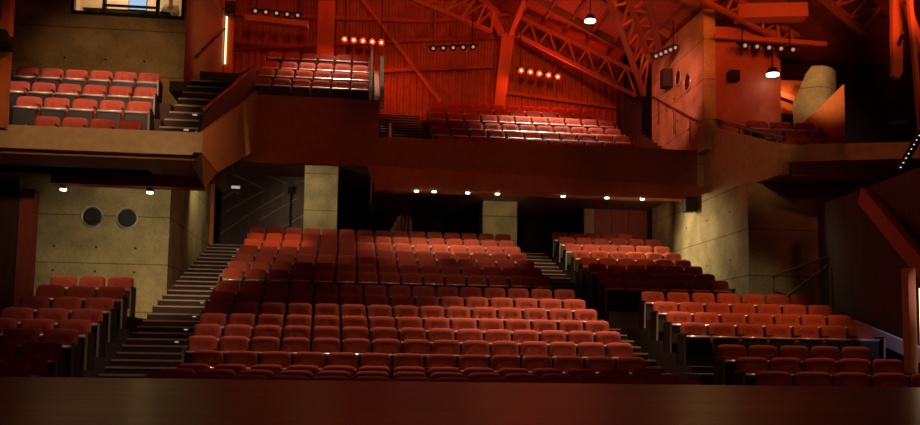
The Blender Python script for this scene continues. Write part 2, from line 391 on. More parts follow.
# red panelled wall under the balcony
bm = nb(); box(bm, 7.2, 9.09, 29.9, 30.1, 3, 6.3)
for x in (7.3, 7.85, 8.45, 9.0): box(bm, x-.03, x+.03, 29.86, 29.92, 3, 6.2)
struct('wall_red_panel', bm, 'panelred')
bm = nb(); box(bm, 6.85, 7.2, 29.85, 30.15, 3, 6.3); struct('trim_2', bm, 'plaster')
# lit flight of steps below the balcony
bm = nb()
for k in range(8): box(bm, .05+k*.11, .22+k*.11, 30.3, 31.6, 3.4, 4.05+k*.21)
struct('floor_foyer_steps', bm, 'fascia')

# ------------------------------------------------------------------ setting: balconies
# left box
bm = nb()
box(bm, -9.5, -3.912, 17.0, 17.18, 3.93, 4.36)
bs = struct('wall_left_box', bm, 'plaster')
bm = nb(); prism(bm, [(-3.75,17.0,3.98),(-3.75,18.9,3.98),(-3.75,25.3,5.85),(-3.75,25.3,7.55),(-3.75,17.0,4.36)], (-.16,0,0)); struct('wall_left_box_side', bm, 'plaster')
bm = nb(); box(bm, -9.5, -3.92, 17.18, 18.9, 3.86, 3.93); struct('ceiling_left_box', bm, 'fascia')
bm = nb(); box(bm, -7.05, -4.0, 18.9, 19.25, 3.64, 3.93); struct('trim_3', bm, 'band')
bm = nb(); box(bm, -9.5, -5.02, 21.6, 23.2, 4.5, 4.6); struct('ceiling_left_box_back', bm, 'plaster')
LBX = [(18.0,-7.15,-5.06,4.80,4),(18.9,-7.84,-5.11,5.42,5),(19.8,-8.40,-5.22,5.98,6),(20.7,-8.55,-5.36,6.57,6)]
bm = nb()
for i, (Y, x0, x1, z, n) in enumerate(LBX):
    y1 = LBX[i+1][0]-.6 if i < 3 else 23.2
    box(bm, -9.5, -5.0, Y-.6, y1, 3.93 if i == 0 else z-SH-.7, z-SH)
struct('floor_left_box', bm, 'carpet')
def lbz(Y): return 3.94+max(0, (Y-17.6))*.66
stairs('floor_left_box_steps', lambda Y: -5.02, lambda Y: -3.95, 17.3, 22.4, .45, lambda Y: 3.94+max(0,(Y-17.7))*.62, 3.93, True, .4)
bm = nb(); box(bm, -5.5, -3.95, 22.25, 25.6, 6.6, 6.85); box(bm, -5.5, -3.95, 25.45, 25.6, 6.85, 8.1); struct('floor_left_landing', bm, 'dark')
bm = nb()
q = [(-3.76,17.02,3.97),(-3.76,18.92,3.97),(-4.0,18.92,3.64),(-4.0,17.3,3.855),(-4.0,18.92,3.97)]
v = [bm.verts.new(p) for p in q]
for f in ((0,1,2),(0,2,3),(1,4,2),(0,3,4),(0,4,1),(2,4,3)): bm.faces.new([v[i] for i in f])
struct('wall_left_box_corner', bm, 'plaster')
# upper left section
bm = nb(); box(bm, -4.05, -.442, 25.3, 25.5, 5.55, 7.47); struct('wall_upper_left_front', bm, 'fascia')
bm = nb(); prism(bm, [(-.3,25.3,5.2),(-.3,33,5.2),(-.3,33,9.6),(-.3,28.8,9.6),(-.3,25.3,7.47)], (-.14,0,0)); struct('wall_upper_left_side', bm, 'fascia')
bm = nb(); box(bm, -5.5, -.4, 25.5, 33, 6.3, 6.45); struct('ceiling_under_upper_left', bm, 'fascia')
ULS = [(26.1,-3.98,-.59,8.22,6),(26.9,-3.96,-.59,8.74,6),(27.7,-3.90,-.60,9.24,6),(28.5,-3.86,-.62,9.82,6)]
bm = nb()
for i, (Y, x0, x1, z, n) in enumerate(ULS): box(bm, -4.2, -.45, Y-.55, (ULS[i+1][0]-.55 if i < 3 else 32.6), 6.45, z-SH)
struct('floor_upper_left', bm, 'carpet')
# main balcony
bm = nb(); box(bm, -.3, 9.1, 25.3, 25.5, 5.22, 6.40); struct('wall_main_balcony', bm, 'fascia')
bm = nb(); prism(bm, [(-.62,25.28,5.56),(-.36,25.28,5.56),(9.62,25.28,5.30),(9.62,25.28,4.93),(-.32,25.28,4.90)], (0,.5,0)); struct('trim_4', bm, 'band')
bm = nb(); box(bm, -.3, 9.1, 25.5, 33, 5.3, 5.42); struct('ceiling_under_balcony', bm, 'fascia')
MB = [(26.0,1.40,7.56,6.70,11),(27.0,1.36,7.60,7.19,11),(28.0,1.38,7.62,7.66,11),(29.0,1.42,7.66,8.2,11),(30.0,1.46,7.60,8.68,11),(31.0,1.5,7.6,9.12,11)]
bm = nb()
for i, (Y, x0, x1, z, n) in enumerate(MB): box(bm, 1.25, 7.85, Y-.6, (MB[i+1][0]-.6 if i < 5 else 32.6), 5.4, z-SH)
struct('floor_main_balcony', bm, 'carpet')
stairs('floor_balcony_steps', lambda Y: -.2, lambda Y: 1.25, 25.6, 31.8, .4, lambda Y: 5.84+(Y-25.6)*.47, 5.4)
stairs('floor_balcony_side_steps', lambda Y: 7.85, lambda Y: 9.08, 25.6, 31.8, .4, lambda Y: 5.84+(Y-25.6)*.47, 5.4, False)
# right box
bm = nb(); prism(bm, [(9.38,20.5,4.76),(9.38,20.5,5.48),(9.38,24.70,6.94),(9.30,25.3,7.15),(9.30,25.3,5.1),(9.38,23.0,4.87)], (.15,0,0)); struct('wall_right_box_side', bm, 'plaster')
bm = nb(); prism(bm, [(9.38,20.5,5.06),(13.2,18.9,5.0),(13.2,18.9,5.38),(9.38,20.5,5.48)], (.06,.15,0)); struct('wall_right_box', bm, 'plaster')
bm = nb(); prism(bm, [(9.38,20.52,5.06),(13.2,18.92,5.0),(13.5,19.4,4.70),(9.42,21.0,4.74)], (.02,.12,.02)); struct('trim_5', bm, 'fascia')
bm = nb(); prism(bm, [(9.42,20.9,4.78),(13.5,19.4,4.74),(16,19.4,4.74),(16,24.7,5.05),(9.42,24.7,5.05)], (0,0,.12)); struct('ceiling_right_box', bm, 'band')
RBX = [(22.0,9.95,11.9,6.1,3),(22.9,9.95,12.0,6.5,3),(23.8,9.95,12.05,6.98,3)]
bm = nb()
for i, (Y, x0, x1, z, n) in enumerate(RBX): box(bm, 9.54, 13.6, Y-.6, (RBX[i+1][0]-.6 if i < 2 else 29.4), 5.18, z-SH)
struct('floor_right_box', bm, 'carpet')
# curved concrete drum and the recess with the door behind the right box
bm = nb()
prof = [(12.15+1.4*i/10, 25.55-.65*math.sin(math.pi*(i+1)/12)) for i in range(11)]
lo = [bm.verts.new((x,y,5.3)) for x, y in prof]; hi = [bm.verts.new((x,y,min(9.05, 8.0+3*(x-12.15)))) for x, y in prof]
for i in range(10): bm.faces.new((lo[i],lo[i+1],hi[i+1],hi[i]))
bmesh.ops.solidify(bm, geom=bm.faces[:], thickness=.2)
struct('wall_drum', bm, 'concrete')
bm = nb(); prism(bm, [(12.1,24.70,5.3),(13.42,24.70,5.3),(13.42,24.70,8.45),(12.1,24.70,7.2)], (0,.08,0)); struct('wall_drum_panel', bm, 'orange')
bm = nb(); box(bm, 11.4, 13.6, 27.2, 27.5, 6, 9.3); struct('wall_recess', bm, 'orange')
bm = nb(); box(bm, 12.45, 13.2, 27.08, 27.2, 6.1, 8.15); d = struct('door_1', bm, 'black')
bm = nb(); box(bm, 12.36, 12.45, 27.06, 27.2, 6.1, 8.24); box(bm, 13.2, 13.29, 27.06, 27.2, 6.1, 8.24); box(bm, 12.36, 13.29, 27.06, 27.2, 8.15, 8.24); obj('door_frame', bm, 'orange', d)
bm = nb(); beam(bm, (11.5,26.9,9.0), (13.3,26.6,8.3), .3, .16); struct('trim_6', bm, 'band')
# right side dark panelling, its sloping pier and towers
bm = nb(); prism(bm, [(10.3,20.6,-1),(10.3,20.6,4.05),(9.75,13.0,4.05),(9.75,13.0,-1)], (.2,0,0)); ws = struct('wall_side_right', bm, 'wood')
bm = nb(); beam(bm, (10.12,18.3,3.9), (9.62,15.2,1.75), .16, .38); struct('trim_7', bm, 'orange')
bm = nb(); box(bm, -12, -7.9, 19.6, 19.8, -1, 3.85); struct('wall_side_left', bm, 'wood')
bm = nb(); box(bm, -7.86, -7.56, 19.55, 19.8, -1, 3.6); struct('trim_8', bm, 'panelred')

# ------------------------------------------------------------------ theatre seats
def pillow(w_, h_, t_, buttons=False, nx=12, ny=8, k=.12):
    bm = nb(); F, B = {}, {}
    for j in range(ny+1):
        for i in range(nx+1):
            u, v = math.sin((-1+2*i/nx)*math.pi/2), math.sin((-1+2*j/ny)*math.pi/2)
            kk = k if v > 0 else k*.4
            x = w_/2*u*(1-kk*abs(v)**7); z = h_/2*v*(1-kk*.9*abs(u)**6)
            th = t_/2*math.sqrt(max(0, 1-abs(u)**5))*math.sqrt(max(0, 1-abs(v)**5))
            y = -th
            if buttons: y += .042*math.exp(-(u*u/.42+(v+.1)**2/.30)) + .045*sum(math.exp(-((u-b)**2)/.012-((v-.05)**2)/.03) for b in (-.38,.38))
            F[i,j] = bm.verts.new((x,y,z)); e = i in (0,nx) or j in (0,ny)
            B[i,j] = F[i,j] if e else bm.verts.new((x,th*.8,z))
    for j in range(ny):
        for i in range(nx):
            bm.faces.new((F[i,j],F[i+1,j],F[i+1,j+1],F[i,j+1])); q = (B[i,j],B[i,j+1],B[i+1,j+1],B[i+1,j])
            if len(set(q)) == 4: bm.faces.new(q)
    return bm
def xf(bm, rx=0, loc=(0,0,0)):
    bmesh.ops.transform(bm, matrix=Matrix.Translation(loc) @ Matrix.Rotation(rx,4,'X'), verts=bm.verts); return bm
SM = {}
SM['backrest'] = mesh_of('backrest', xf(pillow(.508,.46,.13,True,22,14), R(-9), (0,.03,.635)), 'fabric', True)
bm = nb(); box(bm, -.235, .235, -.012, .012, -.24, .19, .008); SM['back_shell'] = mesh_of('back_shell', xf(bm, R(-9), (0,.095,.63)), 'pan')
SM['seat_cushion'] = mesh_of('seat_cushion', xf(pillow(.46,.36,.11), R(-6), (0,-.10,.365)), 'fabric', True)
bm = nb(); box(bm, -.235, .235, -.018, .018, -.19, .19, .012); SM['seat_pan'] = mesh_of('seat_pan', xf(bm, R(-6), (0,-.172,.365)), 'pan')
bm = nb(); box(bm, -.236, .236, .0, .08, -.02, .02, .01); cyl(bm, (-.237,-.03,0), (.237,-.03,0), .027, 12); SM['seat_rim'] = mesh_of('seat_rim', xf(bm, R(-6), (0,-.14,.565)), 'rim', True)
def arm_meshes(tag_, x):
    bm = nb(); box(bm, x-.018, x+.018, -.30, .06, .605, .64, .01); SM['armrest'+tag_] = mesh_of('armrest', bm, 'steel')
    bm = nb(); box(bm, x-.018, x+.018, -.318, -.296, .60, .645, .008); SM['arm_tip'+tag_] = mesh_of('arm_tip', bm, 'armcap')
    bm = nb(); box(bm, x-.012, x+.012, -.06, .05, .03, .605); box(bm, x-.016, x+.016, -.18, .10, 0, .03); SM['standard'+tag_] = mesh_of('standard', bm, 'steel')
    bm = nb(); prism(bm, [(x-.016,-.27,0),(x-.016,.10,0),(x-.016,.12,.60),(x-.016,-.29,.60)], (.032,0,0)); SM['end_panel'+tag_] = mesh_of('end_panel', bm, 'steel')
    bm = nb(); beam(bm, (x,-.283,0), (x,-.303,.60), .034, .018); SM['edge_trim'+tag_] = mesh_of('edge_trim', bm, 'edge')
def build_seat(root, endl, endr, p):
    link('backrest', SM['backrest'], root); link('back_shell', SM['back_shell'], root)
    pan = link('seat_pan', SM['seat_pan'], root); link('seat_rim', SM['seat_rim'], pan); link('seat_cushion', SM['seat_cushion'], pan)
    def side(t, end):
        a = link('armrest', SM['armrest'+t], root); link('arm_tip', SM['arm_tip'+t], a)
        if end:
            e = link('end_panel', SM['end_panel'+t], root); link('edge_trim', SM['edge_trim'+t], e)
        else: link('standard', SM['standard'+t], root)
    side('l'+p, endl)
    if endr: side('r'+p, True)
ALL = []   # (depth, x, y, zfloor, endl, endr, pitch, label, group)
def add_rows(rows, lab, group, from_right=False):
    for ri, (Y, x0, x1, z, n) in enumerate(rows):
        p = (x1-x0)/n
        for k in range(n):
            x = x0+(k+.5)*p; kk = n-1-k if from_right else k
            ALL.append((x*math.sin(R(6.5))+Y*math.cos(R(6.5)), x, Y, z-SH, k == 0, k == n-1, p, lab(ri+1, kk+1), group))
add_rows(CEN, lambda r, k: f'red seat, middle block, {ORD[r]} row above the stage, {ORD[k]} from the left aisle', 'stalls seats in the middle block')
add_rows(RLO, lambda r, k: f'red seat, front right block, {ORD[r]} row above the stage, {ORD[k]} from the stepped aisle', 'stalls seats in the front right block')
add_rows(LLO, lambda r, k: f'red seat, front left block, {ORD[r]} row above the stage, {ORD[k]} from the stepped aisle', 'stalls seats in the front left block', True)
add_rows(LBX, lambda r, k: f'red seat in the left balcony box, {ORD[r]} row from its parapet, {ORD[k]} from the steps', 'seats in the left balcony box', True)
add_rows(RUP, lambda r, k: '', 'x'); add_rows(ULS, lambda r, k: '', 'x'); add_rows(MB, lambda r, k: '', 'x'); add_rows(RBX, lambda r, k: '', 'x')
ALL.sort(key=lambda s: s[0])
solo = [s for s in ALL if s[7]][:312]
solo_ids = {id(s) for s in solo}
arm_meshes('la', -.275); arm_meshes('ra', .275)
protos = {}
for s in solo:
    _, x, y, z, el, er, p, label, group = s
    key = (el, er)
    if key not in protos:
        r = thing('theatre_seat', label, 'seat', (x,y,z), group); build_seat(r, el, er, 'a'); protos[key] = r
    else: r = dup(protos[key], (x,y,z), label); r['group'] = group
    r.scale = (p/.55, 1, 1)
# every other seat, far back and small: one object, its looks by material
def merge(names, m):
    vs_, fs = [], []
    for s in ALL:
        if id(s) in solo_ids: continue
        _, x, y, z, el, er, p, _l, _g = s
        for n in names(el, er):
            me = SM[n]; o = len(vs_); sc = p/.55
            vs_ += [(v.co.x*sc+x, v.co.y+y, v.co.z+z) for v in me.vertices]
            fs += [tuple(i+o for i in q.vertices) for q in me.polygons]
    return vs_, fs
vv, ff, mi = [], [], []
SETS = [(lambda a, b: ['backrest','seat_cushion'], 'fabric'), (lambda a, b: ['seat_pan','back_shell'], 'pan'), (lambda a, b: ['seat_rim'], 'rim'),
        (lambda a, b: ['armrestla', 'end_panella' if a else 'standardla']+(['armrestra','end_panelra'] if b else []), 'steel'),
        (lambda a, b: ['arm_tipla'], 'armcap'), (lambda a, b: (['edge_trimla'] if a else [])+(['edge_trimra'] if b else []), 'edge')]
for k, (f, m) in enumerate(SETS):
    a, b = merge(f, m); o = len(vv); vv += a; ff += [tuple(i+o for i in q) for q in b]; mi += [k]*len(b)
me = bpy.data.meshes.new('far_seating'); me.from_pydata(vv, [], ff)
for _, m in SETS: me.materials.append(M[m])
me.polygons.foreach_set('material_index', mi); me.polygons.foreach_set('use_smooth', [k == 0 for k in mi])
o = link('far_seating', me); o['kind'] = 'stuff'; tag(o, 'rows of red seats far back in the stalls and up in the balconies', 'seating')

# ------------------------------------------------------------------ roof trusses
def pt(a, b, t): return Vector(a)+(Vector(b)-Vector(a))*t
def truss(label, chords, n, wd=.13, web=.07, cat='truss'):
    a = chords[0][0]
    r = thing('roof_truss', label, cat, a, 'roof trusses')
    A = Vector(a)
    for p, q in chords:
        bm = nb(); beam(bm, Vector(p)-A, Vector(q)-A, wd, wd); obj('chord', bm, 'truss', r)
    for c in range(len(chords)-1):
        (p0,q0),(p1,q1) = chords[c], chords[c+1]
        bm = nb()
        for i in range(n):
            beam(bm, pt(p0,q0,i/n)-A, pt(p1,q1,(i+.5)/n)-A, web, web); beam(bm, pt(p1,q1,(i+.5)/n)-A, pt(p0,q0,(i+1)/n)-A, web, web)
        obj('truss_lattice', bm, 'truss', r)
    return r
truss('shallow red lit truss reaching from above to the leaning tree column', [((.36,26,10.86),(3.75,31.3,11.89)),((1.79,26,11.6),(4.0,31.3,12.6))], 5)
truss('red lit truss sloping down from the tree column to the dark wall node', [((4.78,31.3,11.77),(8.73,30,9.37)),((4.85,31.3,12.44),(8.73,30,10.23))], 6)
truss('three chord truss dropping steeply above the balcony to the dark wall node', [((4.7,20.5,9.9),(8.75,29.2,9.2)),((5.15,20.5,9.95),(8.6,28,9.9)),((5.75,20.5,10.0),(8.95,28,10.15))], 7, .15)
truss('bright red truss crossing above the right balcony box', [((10.2,21,9.9),(13.6,24,9.83)),((11.4,21,10.55),(14.4,24,10.45))], 4, .17)
truss('red truss running over the orange wall beside the pink concrete wall', [((7.51,22,9.86),(12.21,25.2,9.62)),((8.31,22.4,10.3),(12.25,25.2,10.05))], 6, .11)
# leaning tree column and plain posts
r = thing('tree_column', 'leaning orange column with two spread branches on the back wall', 'column', (4.1,31.6,8.4))
A = Vector((4.1,31.6,8.4))
bm = nb(); prism(bm, [Vector(p)-A for p in ((4.19,31.5,11.92),(4.67,31.5,11.95),(4.2,31.5,8.3),(3.85,31.5,8.3))], (0,.35,0)); obj('trunk', bm, 'truss', r)
for p, q in (((3.10,30.5,13.4),(4.2,31.6,11.9)),((4.85,30.5,12.95),(4.5,31.6,11.9))):
    bm = nb(); beam(bm, Vector(p)-A, Vector(q)-A, .2, .2); obj('branch', bm, 'truss', r)
bm = nb(); box(bm, -.3, .3, -.2, .2, 0, 2.7); tag(obj('steel_column', bm, 'truss', loc=(-2.16,32.0,10.7)), 'tall flat red column behind the top of the upper seat section', 'column')
bm = nb(); box(bm, -.32, .32, -.25, .25, -2.4, 1.1); tag(obj('steel_column', bm, 'dark', loc=(8.72,30.6,9.9)), 'dark square column where two trusses meet beside the pink wall', 'column')
bm = nb(); beam(bm, (9.6,23.6,9.95), (11.5,23.3,10.0), .5, .4); beam(bm, (9.2,24.2,9.5), (12.6,24.2,9.45), .12, .12)
tag(obj('roof_beam', bm, 'truss'), 'broad red lit beam above the hanging batten of the right box', 'beam')

# ------------------------------------------------------------------ lamp battens
def batten(label, p, q, red, ceilz, n=5, point_w=0):
    p, q = Vector(p), Vector(q); c = (p+q)/2; r = thing('light_batten', label, 'stage light', c, 'five lamp battens'); d = (q-p)
    bm = nb(); beam(bm, p-c+Vector((0,.12,.10)), q-c+Vector((0,.12,.10)), .05, .05); obj('bar', bm, 'black', r)
    for t in (.1, .9):
        a = p+d*t-c; bm = nb(); cyl(bm, a+Vector((0,.12,.1)), a+Vector((0,.12,ceilz-c.z)), .018, 8); obj('hanger', bm, 'steel', r)
    for i in range(n):
        a = p+d*((i+.5)/n)-c
        bm = nb(); cyl(bm, a+Vector((0,.16,.06)), a+Vector((0,-.06,-.02)), .10, 14, .12); h = obj('lamp_head', bm, 'black', r)
        bm = nb(); cyl(bm, a+Vector((0,-.055,-.02)), a+Vector((0,-.075,-.026)), .05, 14); obj('lens', bm, 'lampred' if red else 'lensglint', h)
        if point_w: point(p+d*((i+.5)/n)+Vector((0,-.16,-.06)), point_w, (1,.06,.02) if red else WARM)
    return r
batten('batten of five unlit lamp heads over the left landing', (-4.49,29,11.28), (-2.79,29,11.2), 0, ZT)
batten('batten of five glowing red lamps above the upper seat section', (-1.63,31,11.2), (-.02,31,11.14), 1, ZT, 5, 26)
batten('batten of five unlit lamp heads left of the leaning tree column', (1.36,29.5,10.5), (3.05,29.5,10.66), 0, ZT)
batten('batten of five glowing red lamps to the right of the tree column', (4.65,31,10.42), (6.31,31,10.22), 1, 11.9, 5, 26)
batten('batten of five unlit lamp heads hung in front of the orange wall', (9.61,23.5,9.02), (11.37,23.5,8.97), 0, 10.78)
batten('short tilted batten of dark lamp heads on top of the pink wall', (8.2,26.6,9.62), (8.98,26.6,10.0), 0, 11)
bm = nb(); beam(bm, (-4.6,28.7,10.9), (-2.6,28.7,10.78), .3, .18); tag(obj('cable_tray', bm, 'truss'), 'orange tray under the unlit lamps over the left landing', 'tray')

# round ceiling lamps
for nm, loc, cz, w_ in (('bright round ceiling lamp between the roof trusses', (6.55,28,11.18), 12.0, 60), ('small round ceiling lamp in front of the orange door recess', (11.0,24.3,8.46), 9.4, 45)):
    r = thing('ceiling_lamp', nm, 'lamp', loc, 'round ceiling lamps')
    bm = nb(); cyl(bm, (0,0,.05), (0,0,.22), .19, 20, .12); obj('housing', bm, 'black', r)
    bm = nb(); cyl(bm, (0,0,0), (0,0,.05), .18, 20); obj('diffuser', bm, 'lampwhite', r)
    bm = nb(); cyl(bm, (0,0,.22), (0,0,cz-loc[2]), .02, 8); obj('stem', bm, 'black', r)
    spot((loc[0],loc[1],loc[2]-.05), (loc[0],loc[1],0), w_*.4, WHITE, 70, .8)
# downlights under the balconies
DL = [(.79,0),(1.29,0),(2.25,0),(3.11,0),(5.03,0),(6.32,0),(7.38,0)]
def downlight(x, y, z, label, pw, tgt, group, size=95):
    r = thing('downlight', label, 'lamp', (x,y,z), group)
    bm = nb(); cyl(bm, (0,0,.0), (0,0,.09), .07, 14); obj('housing', bm, 'chrome', r)
    bm = nb(); cyl(bm, (0,0,-.03), (0,0,0), .062, 14); obj('bulb', bm, 'down', r)
    bm = nb(); cyl(bm, (0,0,.08), (0,.14,.10), .025, 8); obj('stem', bm, 'black', r)
    spot((x,y,z-.05), tgt, pw, PALE, size, .7, .06)
for i, (x, y) in enumerate(DL):
    downlight(x, 25.17, 4.87, f'lit downlight under the main balcony edge, {ORD[i+1]} from its left end', 75, (x, 26.4, 2.5), 'downlights under the main balcony', 110)
downlight(-6.84, 19.05, 3.545, 'lit downlight under the left box, further from the stairs', 75, (-6.1,20.4,1.4), 'downlights under the left box', 80)
downlight(-5.12, 19.05, 3.545, 'lit downlight under the left box, next to the stairs', 330, (-5.7,23.0,2.4), 'downlights under the left box', 90)
# unseen spots added to brighten walls, columns, drum, recess and truss; no fittings
spot((6.4,25.9,4.95), (9.1,25.0,3.3), 640, PALE, 92, 1, .3)
spot((5.5,13.0,8.0), (9.3,21.8,1.7), 520, PALE, 13, 1, .2)
spot((8.0,26.5,5.0), (8.4,29.9,4.2), 40, WARM, 90, 1, .1)
spot((-4.3,26.0,5.3), (-5.55,27,4.3), 60, PALE, 100, .8, .08)
spot((-3.0,26.4,5.9), (-2.1,29,4.9), 130, PALE, 80, .8, .08)
spot((3.8,26.6,5.1), (3.8,29,4.9), 40, PALE, 70, .8, .08)
spot((11.8,22.2,8.9), (12.8,25,8.3), 330, (1,.70,.34), 44, .8, .08)
spot((12.5,26.2,9.1), (12.6,27.3,8.0), 60, AMBER, 110, .8, .08)
spot((4.5,21,9.0), (9.1,27.0,8.4), 2000, (1,.19,.14), 32, .8, .2)

spot((7.4,25.6,9.2), (8.62,28,9.95), 60, AMBER, 16, .8, .05)
# step lights
for i, (x, y, z) in enumerate(((-4.45,18.2,0),(-4.45,19.1,0),(-4.45,20.0,0))):
    bm = nb(); box(bm, -.05, .05, -.03, -.012, -.07, -.04); tag(obj('step_light', bm, 'step', loc=(x,y,3.94+(y+.225-17.7)*.62)), f'tiny step light on the stairs of the left box, {ORD[i+1]} lamp going up', 'light', 'box step lights')
spot((-3.5, 12.0, 8.5), (-6.7, 15.6, 5.0), 260, AMBER, 18, .8)  # unseen spot added to light the far left post
for side, xs, ys in (('left', -4.45, (19.2, 20.2, 21.2, 22.2, 23.7, 25.2, 26.7, 27.7, 28.7)), ('right', 4.75, (18.7, 20.2, 22.2, 24.2))):
    for i, y in enumerate(ys):
        Y = 12+math.floor((y-12)/.5)*.5; z = fl(Y+.25)
        bm = nb(); box(bm, -.038, .038, -.022, -.012, -.070, -.048); tag(obj('step_light', bm, 'step', loc=(xs-.01*(Y-20),Y,z)), f'tiny step light on the {side} aisle stairs, {ORD[i+1]} lamp going up', 'light', 'aisle step lights')

# ------------------------------------------------------------------ loudspeakers
def round_speaker(label, loc, ax, rad):
    r = thing('wall_loudspeaker', label, 'speaker', loc, 'round wall loudspeakers'); a = Vector(ax).normalized()
    bm = nb(); ring(bm, a*.03, a, rad, .028); obj('rim', bm, 'chrome', r, smooth=True)
    bm = nb(); cyl(bm, -a*.0, a*.03, rad*.98, 28); obj('grille', bm, 'cone', r)
    bm = nb(); ring(bm, a*.035, a, rad*.55, .012); ring(bm, a*.035, a, rad*.25, .012); obj('cone_ring', bm, 'steel', r, smooth=True)
round_speaker('round black loudspeaker on left concrete wall, further from the stairs', (-7.42,23.19,3.56), (0,-1,0), .25)
round_speaker('round black loudspeaker on left concrete wall, nearer the stairs', (-6.58,23.19,3.55), (0,-1,0), .25)
round_speaker('upper of two round loudspeakers on the pink concrete wall', (9.09,26.75,9.05), (-1,0,0), .24)
round_speaker('lower of two round loudspeakers on the pink concrete wall', (9.09,25.95,8.66), (-1,0,0), .27)
def box_speaker(label, loc, sx, sy, sz, to_wall):
    r = thing('box_loudspeaker', label, 'speaker', loc, 'box loudspeakers')
    bm = nb(); box(bm, -sx/2, sx/2, -sy/2, sy/2, 0, sz, .02); obj('cabinet', bm, 'black', r)
    bm = nb(); box(bm, -sx/2+.03, sx/2-.03, -sy/2-.014, -sy/2-.002, .04, sz-.04); obj('grille', bm, 'cone', r)
    bm = nb(); beam(bm, (0,0,sz*.5), to_wall, .05, .05); obj('bracket', bm, 'steel', r)
box_speaker('black box loudspeaker on the lit right concrete wall', (8.85,25.3,4.55), .36, .34, .42, (.25,0,.21))
box_speaker('black box loudspeaker at the top of the pink concrete wall', (8.9,27.4,8.9), .3, .34, .6, (.2,0,.3))
box_speaker('small black box loudspeaker on the post beside the left gallery wall', (-5.1,28.9,11.05), .3, .3, .42, (-.27,0,.2))
box_speaker('dark lamp box on the orange wall under the lamp batten', (9.9,24.5,8.3), .3, .3, .3, (0,.24,.15))

# ------------------------------------------------------------------ rails and posts
def rail(name, label, pts, r_=.03, posts=(), m='rail', cat='handrail'):
    A = Vector(pts[0]); t = thing(name, label, cat, A)
    bm = nb()
    for a, b in zip(pts, pts[1:]): cyl(bm, Vector(a)-A, Vector(b)-A, r_, 10)
    obj('top_rail', bm, m, t)
    for p, h in posts:
        bm = nb(); cyl(bm, Vector(p)-A, Vector(p)-A-Vector((0,0,h)), .022, 8); obj('post', bm, m, t)
    return t
r = thing('parapet_rail', 'dark sloping rail on the side parapet of the left balcony box', 'handrail', (-3.83,17.1,4.36))
A = Vector((-3.83,17.1,4.36))
bm = nb(); prism(bm, [Vector(p)-A for p in ((-3.80,17.02,4.37),(-3.80,25.2,7.54),(-3.80,25.2,8.25),(-3.80,22.0,7.0),(-3.80,17.3,4.75))], (-.06,0,0)); obj('side_panel', bm, 'black', r)
bm = nb(); cyl(bm, Vector((-3.83,17.2,4.82))-A, Vector((-3.83,25.1,8.2))-A, .04, 10); obj('top_rail', bm, 'steel', r)
rail('stair_handrail', 'dark handrail rising along the left gallery wall', [(-5.30,24.5,8.2),(-5.30,29.2,10.7)], .035, [((-5.33,25.5,8.75),.06),((-5.33,28.2,10.15),.06)])
rail('stair_handrail', 'upper handrail crossing the dark corner right of the concrete wall', [(9.5,21.4,2.35),(10.3,20.0,2.75)], .03, [((9.55,21.4,2.35),1.2),((10.1,20.35,2.65),1.5)], 'batten')
rail('stair_handrail', 'lower handrail crossing the dark corner right of the concrete wall', [(9.5,21.0,1.7),(10.2,20.0,2.5)], .03, [((9.6,20.9,1.8),.8)], 'batten')
rail('stair_handrail', 'dark handrail stepping down along the pink concrete wall', [(9.0,29.2,9.15),(9.0,25.0,7.2)], .03, [((9.0,28.5,8.8),.8),((9.0,27,8.1),.8),((9.0,25.6,7.5),.8)])
rail('balcony_rail', 'dark rail on the sloping side parapet of the right box', [(9.48,20.6,5.65),(9.48,25.2,7.35)], .05, [((9.48,21.2,5.85),.3),((9.48,23.2,6.6),.3),((9.48,24.8,7.2),.3)])
rail('end_rail', 'tall pale rail at the end of the upper seat section', [(-.55,25.7,7.5),(-.55,25.75,9.25)], .035, [], 'whitebar')
bm = nb(); prism(bm, [(0,0,0),(.12,0,0),(.10,.3,1.65),(0,.3,1.65)], (0,.06,0)); tag(obj('end_panel_board', bm, 'whitebar', loc=(-.296,25.55,7.3)), 'pale upright panel beside the rail at the end of the upper seats', 'panel')
bm = nb(); box(bm, -.04, .04, -.04, .04, 0, .42); tag(obj('end_marker', bm, 'whitebar', loc=(.02,25.4,6.42)), 'small pale upright bar at the top corner of the main balcony front', 'post')
def light_post(label, loc, sx, h, tx, tw, tz0, tz1, cat='post'):
    r = thing('orange_post', label, cat, loc)
    bm = nb(); box(bm, -sx/2, sx/2, -.1, .1, 0, h); obj('post_body', bm, 'orange', r)
    if tw:
        bm = nb(); box(bm, tx-tw/2, tx+tw/2, -.15, -.1, tz0, tz1); obj('light_strip', bm, 'tube', r)
    return r
light_post('orange post with a lit strip by the left gallery wall', (-5.2,29.55,7.0), .26, 6.35, -.09, .05, 2.6, 4.2)
light_post('orange post at the far left edge of the balcony box', (-6.80,15.6,3.95), .14, 3.0, 0, 0, 0, 0)
light_post('orange post with a pale lit strip at the right end of the stalls', (8.97,15.0,-.9), .14, 2.86, .15, .05, .97, 2.5)
bm = nb(); cyl(bm, (0,0,0), (0,-.25,.05), .1, 14, .13); box(bm, -.12, .12, 0, .11, -.1, .12); tag(obj('stage_lamp', bm, 'black', loc=(-6.72,15.388,5.35)), 'black lamp clamped to the orange post at far left', 'stage light')
r = thing('side_mast', 'pinkish red mast with slanting braces at upper right corner', 'mast', (10.85,18,4.9))
A = Vector((10.85,18,4.9))
bm = nb(); prism(bm, [Vector(p)-A for p in ((10.74,18,8.5),(10.99,18,8.3),(10.93,18,6.6),(10.84,18,6.45),(10.70,18,6.5))], (0,.12,0)); obj('flag_panel', bm, 'truss', r)
bm = nb(); beam(bm, Vector((10.75,17.9,8.7))-A, Vector((11.4,17.9,6.9))-A, .13, .13); obj('brace', bm, 'truss', r)
